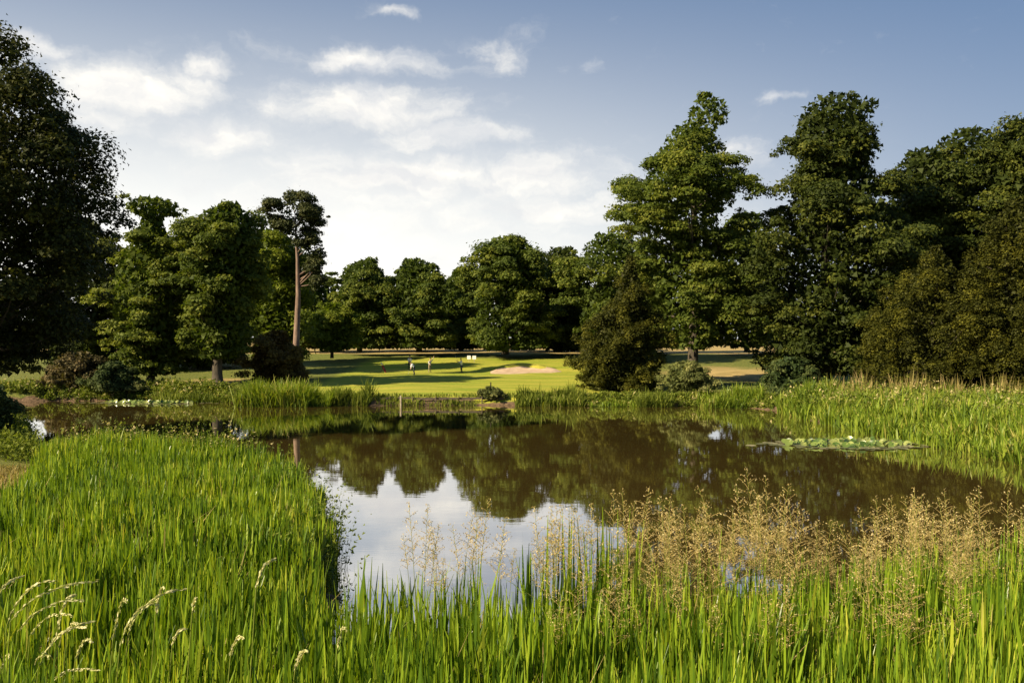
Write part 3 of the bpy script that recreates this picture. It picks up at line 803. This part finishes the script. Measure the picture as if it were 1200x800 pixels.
def leafy_weeds(name, label, poly, n, h0, h1, mat, seed, leaf=.06, per=12, cat='weeds', kind='stuff', lean=.2, zmin=-.1, flower=0.0):
    rng = np.random.default_rng(seed)
    P = scatter(rng, poly, n, .7, .7)
    z = np.maximum(ground_z(P[:, 0], P[:, 1]), zmin) - .02
    c0 = P.mean(0)
    h = rng.uniform(h0, h1, n) * (1 + .35 * np.sin(P[:, 0] * 1.7) * np.sin(P[:, 1] * 1.9 + P[:, 0] * .6))
    a = rng.uniform(0, 6.283, n); la = rng.random(n) * lean * 2
    root = np.stack([P[:, 0] - c0[0], P[:, 1] - c0[1], z], -1)
    tip = root + np.stack([np.cos(a) * la * h, np.sin(a) * la * h, h], -1)
    wv2 = np.stack([-np.sin(a), np.cos(a), np.zeros(n)], -1) * .007
    V1 = np.stack([root - wv2, root + wv2, tip], 1).reshape(-1, 3)
    u = rng.uniform(.12, 1.0, (n, per, 1)) ** .8
    c = root[:, None] * (1 - u) + tip[:, None] * u + rng.normal(0, leaf * 1.1, (n, per, 3)) * (1.25 - u * .7)
    c = c.reshape(-1, 3); nn = unit(rng.normal(0, .7, (n * per, 3)) + np.array([0, 0, .6]))
    L = leaf * rng.uniform(.6, 1.5, n * per)
    V2 = tri_leaves(c, nn, L, L * rng.uniform(.35, .7, n * per), rng)
    pr_ = rng.random(n)
    r2 = np.clip(.55 * np.repeat(pr_, per) + .4 * rng.random(n * per), 0, .93)
    if flower:
        topm = (u.reshape(-1) > .82) & (np.repeat(rng.random(n), per) < flower)
        r2 = np.where(topm, 1.0, r2)
    V = np.concatenate([V1, V2])
    o = link(name, np_mesh(name, V, np.arange(len(V)).reshape(-1, 3), np.concatenate([pr_ * .8, r2])), M[mat], loc=(c0[0], c0[1], 0))
    tag(o, label, cat, kind=kind)
    return o
leafy_weeds('bank_weeds', 'pale topped weeds along the far tip of the left reed bed', [(-17.6, 35.4), (-17.6, 32.8), (-12, 31.5), (-8.8, 29.6), (-8.2, 30.6), (-10.6, 33), (-13, 34.6)], 1500, 1.2, 2.0, 'weed', 321, leaf=.055, per=11, flower=.22)
leafy_weeds('bank_weeds', 'dark leafy weeds leaning over the water along the reed bed', [(-3.4, 17), (-4.0, 18.4), (-3.8, 20.2), (-4.7, 22), (-5.0, 24), (-6.1, 26), (-6.6, 27.8), (-7.4, 27.4), (-6.4, 23.5), (-5.3, 19.5), (-4.6, 17)], 700, .8, 1.5, 'weed', 322, leaf=.045, per=12, lean=.3)
leafy_weeds('bank_weeds', 'tangled low weeds along the left far bank', [(-47, 75.5), (-41, 76.4), (-33, 77.3), (-27, 75.8), (-21.5, 72.9), (-21, 75), (-27, 79), (-34, 81.5), (-47, 81)], 3200, .35, .95, 'weed', 323, leaf=.12, per=11, flower=.15)
leafy_weeds('bank_weeds', 'tangled green weeds along the far bank right of the lawn', [(.8, 71.4), (5, 70.7), (12, 70.7), (18.4, 69.6), (20.4, 66.7), (22, 68), (20, 71.4), (12, 72.2), (1, 72.6)], 1500, .2, .6, 'weed', 324, leaf=.11, per=11, flower=.12)
leafy_weeds('bank_weeds', 'leafy weeds mixed into the back of the right reed bed', [(20.5, 64), (21, 58), (24, 52), (30, 48), (40, 50), (40, 62), (30, 66.5), (22, 68)], 3000, .9, 1.7, 'weed', 325, leaf=.1, per=10, flower=.3)
leafy_weeds('bank_weeds', 'weedy fringe on the near left bank below the huge oak', [(-18, 36), (-22.3, 40.2), (-27.2, 48.2), (-34, 58), (-41, 68), (-43, 67), (-36, 56), (-29, 46), (-24, 38)], 2400, .5, 1.3, 'weed', 327, leaf=.09, per=11)
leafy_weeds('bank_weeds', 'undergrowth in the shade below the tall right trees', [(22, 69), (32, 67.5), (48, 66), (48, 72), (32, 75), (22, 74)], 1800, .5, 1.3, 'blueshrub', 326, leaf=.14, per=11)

# ------------------------------------------------------------------ golden seeding grasses (counted one by one)
def panicle_variant(seed, h=2.2, plen=.75, spread=.17, nb=26, drop=.35, spike=.0125):
    rng = np.random.default_rng(seed)
    bend = rng.normal(0, .05, 2)
    def P(s): return np.array([bend[0] * s * s, bend[1] * s * s, s])
    T = Tubes(); zs = np.linspace(0, h, 7)
    T.add([P(s) for s in zs], np.linspace(.007, .002, 7), 4)
    br = Tubes(); cs, ns = [], []
    for i in range(nb):
        k = i / (nb - 1)
        s = h - plen * (1 - k) ** .9
        L = spread * (1 - k) ** .6 * rng.uniform(.3, 1.2) + .03
        a = i * 2.4 + rng.normal(0, .4)
        o = P(s); dirv = np.array([math.cos(a), math.sin(a), rng.uniform(.5, 1.1)])
        pts = [o + dirv * L * u * np.array([1, 1, 1 - drop * u]) for u in (0, .35, .7, 1)]
        br.add(pts, [.003, .0026, .002, .0015], 4)
        m_ = max(4, int(12 * L / spread))
        for _ in range(m_):
            u = rng.uniform(.25, 1.02)
            c = o + dirv * L * u * np.array([1, 1, 1 - drop * u]) + rng.normal(0, .02, 3)
            cs.append(c); ns.append(rng.normal(size=3))
    cs = np.array(cs); ns = unit(np.array(ns))
    Lf = spike * rng.uniform(.7, 1.4, len(cs))
    V = leaves(cs, ns, Lf, Lf * .45, rng)
    Vb = np.concatenate(br.v); Fb = np.concatenate(br.f)
    allv = np.concatenate([V, Vb]); allf = np.concatenate([np.arange(len(V)).reshape(-1, 4), Fb + len(V)])
    pm = np_mesh('panicle', allv, allf, np.concatenate([rng.random(len(cs)), np.full(len(Fb), .4)]))
    sm = T.mesh('stem')
    pm.materials.append(M['gold']); sm.materials.append(M['stalk'])
    # two leaf blades on the stem
    n_ = 3
    rootp = np.array([P(h * .12 * (i + 1)) for i in range(n_)])
    lm = blade_mesh('leaf', rng, rootp, np.full(n_, .7), np.full(n_, .016), .5, .5)
    lm.materials.append(M['reed'])
    return sm, pm, lm

VAR = [panicle_variant(400 + i, 2.2, pl_, sp, nb) for i, (pl_, sp, nb) in enumerate([(.85, .3, 26), (.6, .2, 20), (.95, .34, 30), (.5, .16, 16), (.75, .26, 24)])]
def seed_grass(x, y, zt, var, rz, label, group):
    sm, pm, lm = VAR[var]
    b_ = max(gz(x, y), -.2) - .03
    r_ = empty('seeding_grass', (x, y, b_), rz)
    s_ = (zt - b_) / 2.2
    r_.scale = (s_ ** .35, s_ ** .35, s_)
    tag(r_, label, 'grass', group)
    for nm, d_ in (('stem', sm), ('seed_head', pm), ('leaf_blades', lm)):
        o = bpy.data.objects.new(nm, d_); COL.objects.link(o); o.parent = r_
rng = np.random.default_rng(77)
LG = {'c': ('slender pale gold seeding grass standing against the reflected sky', 'pale gold grasses against the reflected sky'),
      'r': ('tall golden seeding grass at the lower right in front of brown water', 'golden grasses at the lower right')}
spots = []
# (photo x of head, photo y of tip, distance)
for _ in range(34):
    spots.append((rng.uniform(470, 690), rng.uniform(585, 665), rng.uniform(12.4, 14.2), 'c'))
for _ in range(190):
    x_ = rng.uniform(690, 1215)
    top_ = np.interp(x_, [690, 740, 780, 830, 900, 960, 1000, 1060, 1130, 1215], [590, 560, 585, 590, 545, 605, 600, 570, 570, 560])
    spots.append((x_, top_ + abs(rng.normal(0, 60)), rng.uniform(12.8, 16.5), 'r'))
for _ in range(24):
    x_ = rng.uniform(640, 1180); spots.append((x_, rng.uniform(640, 720), rng.uniform(10.5, 12.5), 'r'))
for (px_, py_, D, g) in spots:
    v_ = int(rng.integers(0, 5))
    if g == 'c': v_ = [1, 3, 4][v_ % 3]
    seed_grass(px2x(px_, D), D, py2z(py_, D), v_, rng.uniform(0, 6.28), *LG[g])

# pale arching heads, lower left
def arching(ax, ay, bx, by, D, seed):
    """seed head arching from photo point a (base) to b (tip)"""
    rng = np.random.default_rng(seed)
    x0, z0 = px2x(ax, D), py2z(ay, D); x1, z1 = px2x(bx, D), py2z(by, D)
    b_ = gz(x0 - .15, D)
    foot = np.array([x0 - .12, D, b_ - .03]); A_ = np.array([x0, D, z0]); B_ = np.array([x1, D + rng.uniform(-.3, .3), z1])
    ctrl = np.array([x0 + (x1 - x0) * .35, D, z1 + (z1 - z0) * .12])
    root = empty('arching_grass', tuple(foot))
    tt = np.linspace(0, 1, 9)[:, None]
    arc = (1 - tt) ** 2 * A_ + 2 * tt * (1 - tt) * ctrl + tt ** 2 * B_
    stem = np.concatenate([[foot, foot * .45 + A_ * .55 + np.array([-.02, 0, 0])], arc])
    T = Tubes(); T.add(stem - foot, np.linspace(.006, .002, len(stem)), 4)
    link('stem', T.mesh('stem'), M['stalk'], root)
    n = 85
    u = rng.uniform(.05, 1, n); k = u * 8; i0 = np.clip(k.astype(int), 0, 7); f = (k - i0)[:, None]
    c = arc[i0] * (1 - f) + arc[i0 + 1] * f + rng.normal(0, .007, (n, 3))
    tan = unit(arc[i0 + 1] - arc[i0])
    nrm = unit(np.cross(tan, rng.normal(size=(n, 3))))
    t2 = np.cross(nrm, tan)
    L = .021 * rng.uniform(.6, 1.4, n)[:, None]
    V = np.stack([c - tan * L, c + t2 * L * .4, c + tan * L, c - t2 * L * .4], 1).reshape(-1, 3) - foot
    link('seed_head', np_mesh('seed_head', V, np.arange(len(V)).reshape(-1, 4), rng.random(n)), M['pale'], root)
    tag(root, 'pale arching seed head bent over the reeds in the lower left', 'grass', 'pale arching seed heads')
for i, (a, b_, c, d_) in enumerate([(8, 732, 65, 682), (12, 728, 98, 690), (35, 745, 97, 714), (58, 757, 104, 733), (132, 752, 164, 695), (150, 742, 208, 697), (182, 722, 198, 686),
                                    (0, 790, 20, 764), (45, 782, 100, 736), (60, 798, 118, 781), (202, 755, 216, 738), (0, 694, 12, 682), (225, 720, 238, 696), (345, 790, 362, 760), (20, 742, 90, 706), (66, 748, 84, 700), (88, 775, 122, 742), (140, 760, 176, 712), (78, 742, 100, 726), (30, 800, 70, 762), (270, 770, 290, 742), (300, 690, 318, 660), (395, 760, 412, 728)]):
    arching(a, b_, c, d_, 8.4 + (i % 4) * .35, 500 + i)

# ------------------------------------------------------------------ water lilies
def pad_mesh(name, seed, tilt=0.0):
    rng = np.random.default_rng(seed)
    n = 12; ang = np.linspace(.18, 2 * np.pi - .18, n)
    r_ = .5 * (1 + rng.normal(0, .05, n))
    ring = np.stack([r_ * np.cos(ang), r_ * np.sin(ang) * .92, .03 + .05 * rng.random(n) * (1 if tilt else .3)], -1)
    mid = ring * np.array([.5, .5, .3]); c = np.zeros((1, 3))
    V = np.concatenate([c, mid, ring]); Q = []
    for i in range(n - 1):
        Q.append([1 + i, 1 + n + i, 2 + n + i, 2 + i])
    for i in range(0, n - 2, 2):
        Q.append([0, 1 + i, 2 + i, 3 + i])
    return np_mesh(name, V, np.array(Q), np.full(len(Q), rng.random()), smooth=True)
FLAT = [pad_mesh('lily_pad', 600 + i) for i in range(5)]
UPR = [pad_mesh('lily_leaf', 610 + i, .6) for i in range(5)]
for m_ in FLAT: m_.materials.append(M['lilyflat'])
for m_ in UPR: m_.materials.append(M['lily'])
def lily_patch(label, cx, cy, rx, ry, nflat, nup, seed, size=.6):
    rng = np.random.default_rng(seed)
    root = empty('lily_patch', (cx, cy, 0))
    tag(root, label, 'water lilies')
    for i in range(nflat):
        a = rng.uniform(0, 6.28); k = rng.uniform(.5, 1.0) ** .6 * (1 if rng.random() < .8 else rng.uniform(1.0, 1.3))
        o = bpy.data.objects.new('lily_pad', FLAT[i % 5]); COL.objects.link(o); o.parent = root
        o.location = (math.cos(a) * rx * k, math.sin(a) * ry * k, .006 + .004 * (i % 5)); o.rotation_euler = (rng.normal(0, .03), rng.normal(0, .03), rng.uniform(0, 6.28))
        s_ = size * rng.uniform(.7, 1.25); o.scale = (s_, s_, s_)
    for i in range(nup):
        a = rng.uniform(0, 6.28); k = math.sqrt(rng.random()) * .8
        o = bpy.data.objects.new('lily_leaf', UPR[i % 5]); COL.objects.link(o); o.parent = root
        s_ = size * rng.uniform(.5, .9)
        o.location = (math.cos(a) * rx * k, math.sin(a) * ry * k * .9 + .2, s_ * .18 + rng.uniform(0, .07)); o.rotation_euler = (rng.uniform(.2, 1.0), rng.normal(0, .5), rng.uniform(-1.2, 1.2))
        o.scale = (s_, s_, s_)
lily_patch('water lily patch with grey sky-tinted rim on the brown water at the right', px2x(990, 45), 44.8, 4.2, 2.1, 130, 150, 701, .5)
lily_patch('bright water lily patch below the shrubs on the far left', px2x(178, 74.2), 74.2, 5.2, 1.7, 90, 130, 702, .5)

# ------------------------------------------------------------------ timber edging of the lawn
def box_mesh(name, sx, sy, sz, bev=.01):
    bm = bmesh.new(); bmesh.ops.create_cube(bm, size=1)
    for v in bm.verts: v.co = Vector((v.co.x * sx, v.co.y * sy, v.co.z * sz))
    bmesh.ops.bevel(bm, geom=bm.edges[:], offset=bev, segments=1, affect='EDGES')
    me_ = bpy.data.meshes.new(name); bm.to_mesh(me_); bm.free()
    return me_
ex0, ex1 = px2x(428, 71.2), px2x(590, 71.2)
root = empty('timber_edging', ((ex0 + ex1) / 2, 71.5, 0))
tag(root, 'low dark timber edging between lawn and water with stakes', 'edging')
bmx = box_mesh('edging_board', 1.9, .05, .16); pm_ = box_mesh('stake', .09, .09, .85, .012)
for me_ in (bmx, pm_): me_.materials.append(M['wood'])
nb = 6
for i in range(nb):
    x = (i - (nb - 1) / 2) * 1.94
    wx = root.location.x + x
    o = bpy.data.objects.new('edging_board', bmx); COL.objects.link(o); o.parent = root
    yy = 71.9 + .12 * math.sin(i * 1.7)
    o.location = (x, yy - 71.5, .56 + .015 * math.sin(i * 2.3)); o.rotation_euler = (0, R(.5 * math.sin(i * 3)), R(.8 * math.sin(i * 2)))
    o = bpy.data.objects.new('stake', pm_); COL.objects.link(o); o.parent = root
    o.location = (x - .9, yy - 71.5 - .09, .32); o.rotation_euler = (R(2 * math.sin(i * 5)), R(2 * math.sin(i * 7)), 0)
o = link('mooring_post', box_mesh('mooring_post', .13, .13, 1.5, .02), M['palewood'], loc=(px2x(470, 71.2), 71.0, .1))
tag(o, 'pale wooden post standing in the water before the timber edging', 'post')

# ------------------------------------------------------------------ sand bunker
bx, by = px2x(612, 104), 104.0
rng = np.random.default_rng(9)
nr, na = 9, 40
V = []
for i in range(nr):
    k = (i + .02) / (nr - 1)
    for j in range(na):
        a = 2 * math.pi * j / na
        wobr = 1 + .16 * math.sin(2 * a + .6) + .1 * math.sin(3 * a + 2) + .05 * math.sin(7 * a)
        x = bx + 4.0 * k * wobr * math.cos(a); y = by + 3.2 * k * wobr * math.sin(a)
        g = gz(x, y)
        back = smoothstep(-.2, 1.0, (y - by) / 3.2)
        lip = .62 * float(back) * math.sin(min(k, 1) * 1.45) ** 2 * (1 if k < .97 else .45)
        V.append((x, y, g + .05 + lip - (.0 if i < nr - 1 else .12) + .03 * math.sin(x * 3) * math.sin(y * 2.4)))
Q = [[i * na + j, i * na + (j + 1) % na, (i + 1) * na + (j + 1) % na, (i + 1) * na + j] for i in range(nr - 1) for j in range(na)]
tag(link('sand_bunker', np_mesh('sand_bunker', np.array(V), np.array(Q), smooth=True), M['sand']), kind='structure')
# grassy lip behind the bunker
V = []; nl = 30
for i in range(nl):
    k = i / (nl - 1); x = bx - 4.4 + 8.8 * k; hgt = .8 * math.sin(k * math.pi) ** .6
    for (dy, hz) in ((1.5, -.1), (1.9, .75), (2.5, 1.0), (3.6, .7), (5.2, -.1)):
        yy = by + dy * (.75 + .25 * math.sin(k * math.pi)) + .3 * math.sin(x * 1.3)
        V.append((x, yy, gz(x, yy) + hgt * hz - .03))
Q = [[i * 5 + j, (i + 1) * 5 + j, (i + 1) * 5 + j + 1, i * 5 + j + 1] for i in range(nl - 1) for j in range(4)]
me_ = np_mesh('bunker_lip', np.array(V), np.array(Q), smooth=True)
for nm, val in (('lawn', 1), ('dry', 0), ('mud', 0)):
    a_ = me_.attributes.new(nm, 'FLOAT', 'POINT'); a_.data.foreach_set('value', np.full(len(me_.vertices), val, np.float32))
tag(link('bunker_lip', me_, M['ground']), kind='structure')

# ------------------------------------------------------------------ golfers
def person(label, px_, D, rz, shirt, trousers, pose, cap=None):
    """one continuous skinned body; clothing by face material"""
    bend, armL, armR, knee = pose
    hip = Vector((0, 0, .93))
    up = Vector((0, -math.sin(bend), math.cos(bend)))       # figure faces -Y locally
    chest = hip + up * .34; neck = hip + up * .56; head = neck + (up + Vector((0, -.15, .15))).normalized() * .14; crown = head + (up * .7 + Vector((0, 0, .3))).normalized() * .14
    V, E, Rr, Mt = [], [], [], []
    def add(p, r_, mt, par=None):
        V.append(tuple(p)); Rr.append(r_ if isinstance(r_, tuple) else (r_, r_)); Mt.append(mt)
        if par is not None: E.append((par, len(V) - 1))
        return len(V) - 1
    h0 = add(hip, (.17, .12), 2); wst = add(hip + up * .16, (.15, .105), 1, h0); c0 = add(chest, (.18, .125), 1, wst); n0 = add(neck, .062, 0, c0)
    hd = add(head, (.078, .092), 0, n0); add(crown, (.07, .085), 0, hd)
    right = Vector((1, 0, 0))
    sh_c = hip + up * .47
    for sgn, (el_, ha_) in ((-1, armL), (1, armR)):
        s0 = add(sh_c + right * .19 * sgn, .062, 1, c0)
        e0 = add(sh_c + right * .19 * sgn + Vector(el_), .043, 1, s0)
        w0 = add(sh_c + right * .19 * sgn + Vector(ha_), .03, 0, e0)
        dirh = (Vector(ha_) - Vector(el_)).normalized()
        p0 = add(sh_c + right * .19 * sgn + Vector(ha_) + dirh * .07, .034, 0, w0)
        add(sh_c + right * .19 * sgn + Vector(ha_) + dirh * .15, .02, 0, p0)
        l0 = add(hip + right * .09 * sgn + Vector((0, 0, -.07)), .095, 2, h0)
        k0 = add(hip + right * (.12 * sgn) + Vector((0, -knee, -.46)), .062, 2, l0)
        a0_ = add(Vector((.14 * sgn, .03, .09)), .043, 2, k0)
        add(Vector((.16 * sgn, -.14, .045)), (.04, .035), 3, a0_)
    me_ = bpy.data.meshes.new('body'); me_.from_pydata(V, E, [])
    ob = bpy.data.objects.new('tmp_body', me_); COL.objects.link(ob)
    sk = ob.modifiers.new('skin', 'SKIN'); ob.modifiers.new('sub', 'SUBSURF').levels = 1
    for sv, r_ in zip(me_.skin_vertices[0].data, Rr): sv.radius = r_
    me_.skin_vertices[0].data[0].use_root = True
    dg = bpy.context.evaluated_depsgraph_get()
    body = bpy.data.meshes.new_from_object(ob.evaluated_get(dg))
    bpy.data.objects.remove(ob)
    body.materials.clear()
    for mm in ('skin', shirt, trousers, 'black'): body.materials.append(M[mm])
    A_ = np.array(V)
    for p in body.polygons:
        c = np.array(p.center); best, bi = 1e9, 0
        for (i, j) in E:
            a, b__ = A_[i], A_[j]; e = b__ - a
            tt = np.clip(((c - a) @ e) / (e @ e), 0, 1); dd_ = np.linalg.norm(c - a - tt * e)
            if dd_ < best: best, bi = dd_, (i if tt < .5 else j)
        p.material_index = Mt[bi]; p.use_smooth = True
    X = px2x(px_, D)
    root = empty('person', (X, D, gz(X, D) - .005), rz)
    link('body', body, None, root)
    # hair / cap
    bm = bmesh.new(); bmesh.ops.create_uvsphere(bm, u_segments=12, v_segments=8, radius=.105)
    bmesh.ops.delete(bm, geom=[v for v in bm.verts if v.co.z < -.01], context='VERTS')
    hm = bpy.data.meshes.new('cap'); bm.to_mesh(hm); bm.free()
    hc = link('cap', hm, M[cap or 'black'], root); hc.location = tuple((head + crown) / 2 + up * .035)
    hc.rotation_euler = (bend, 0, 0)
    tag(root, label, 'person', 'golfers on the lawn')
    return root, sh_c

def club(root, p0, p1, label):
    """golf club held in the hands; local coords of the person root"""
    T = Tubes(); p0 = np.array(p0, float); p1 = np.array(p1, float)
    Mx = Matrix.LocRotScale(root.location, root.rotation_euler, None)
    o = empty('golf_club', root.location); o.rotation_euler = root.rotation_euler
    T.add([p0, p0 * .3 + p1 * .7, p1], [.009, .008, .006], 5); link('shaft', T.mesh('shaft'), M['steel'], o)
    dv = unit(p1 - p0)
    G = Tubes(); G.add([p0 - dv * .02, p0 + dv * .26], [.015, .013], 6); link('grip', G.mesh('grip'), M['black'], o)
    H = Tubes(); H.add([p1, p1 + np.array([.05, -.02, 0]), p1 + np.array([.11, -.03, .01])], [.015, .03, .02], 6); link('club_head', H.mesh('club_head'), M['steel'], o)
    tag(o, label, 'golf club', 'clubs held by the golfers')

down = ((-.06, -.05, -.28), (-.02, -.1, -.5))
p, _ = person('golfer in white shirt standing behind, left of the pair', 479.8, 107.5, R(20), 'white', 'navy', (.25, ((-.05, -.1, -.27), (.1, -.2, -.48)), ((.05, -.1, -.27), (-.1, -.2, -.48)), .04))
p, _ = person('golfer in white shirt and dark trousers bending over, nearer of the pair', 485.6, 99.5, R(-70), 'white', 'navy', (.75, ((-.03, -.06, -.28), (.12, -.1, -.54)), ((.03, -.06, -.28), (-.12, -.1, -.54)), .08))
club(p, (0, -.55, .75), (.05, -.75, .03), 'golf club held by the bending golfer of the pair')
p, _ = person('golfer in pale grey leaning with one arm raised, right of the pair', 503.6, 103.5, R(35), 'greycloth', 'khaki', (.2, ((-.1, -.12, -.24), (-.02, -.3, -.38)), ((.14, -.08, .22), (.22, -.12, .48)), .05))
p, _ = person('golfer in white shirt and dark trousers standing alone at the right', 541, 103, R(-60), 'white', 'navy', (.12, ((-.1, -.2, -.12), (-.05, -.45, .02)), ((.06, -.22, -.14), (-.1, -.46, .0)), .05), cap='navy')
club(p, (0, -.5, 1.38), (-.25, -.75, 2.15), 'golf club raised by the golfer standing alone')

# golf bag leaning on its stand
X, D = px2x(451, 104), 104.0
root = empty('golf_bag', (X, D, gz(X, D)))
tag(root, 'dark maroon golf bag tilted on its stand left of the golfers', 'golf bag')
T = Tubes(); T.add([(.12, 0, .02), (-.02, 0, .3), (-.2, 0, .68), (-.3, 0, .9)], [.12, .135, .13, .14], 10); link('bag_tube', T.mesh('bag_tube'), M['maroon'], root)
T = Tubes(); T.add([(-.05, -.12, .2), (-.13, -.13, .4), (-.2, -.12, .55)], [.05, .08, .05], 8); link('pocket', T.mesh('pocket'), M['maroon'], root)
for s_ in (-1, 1):
    T = Tubes(); T.add([(-.22, .05 * s_, .72), (-.5, .25 * s_, 0)], [.012, .012], 5); link('stand_leg', T.mesh('stand_leg'), M['black'], root)
for i in range(5):
    T = Tubes(); a = i * 1.25; q0 = np.array([-.29 + .06 * math.cos(a), .07 * math.sin(a), .86]); T.add([q0, q0 + np.array([-.12, 0, .27])], [.008, .008], 4)
    T.add([q0 + np.array([-.12, 0, .26]), q0 + np.array([-.17, .02, .34])], [.03, .02], 5); link('club_top', T.mesh('club_top'), M['steel'], root)
# two small white boards near the row of trees
for i, (px_, lab) in enumerate(((549.6, 'small white square board near the far trees, left of two'), (555.8, 'small white square board near the far trees, right of two'))):
    D = 117.0; X = px2x(px_, D); root = empty('marker_board', (X, D, gz(X, D)))
    tag(root, lab, 'board', 'pair of white boards')
    link('board', box_mesh('board', .5, .04, .5), M['whitepaint'], root, (0, -.04, .62))
    link('post', box_mesh('post', .06, .035, .9, .005), M['palewood'], root, (0, 0, .4))
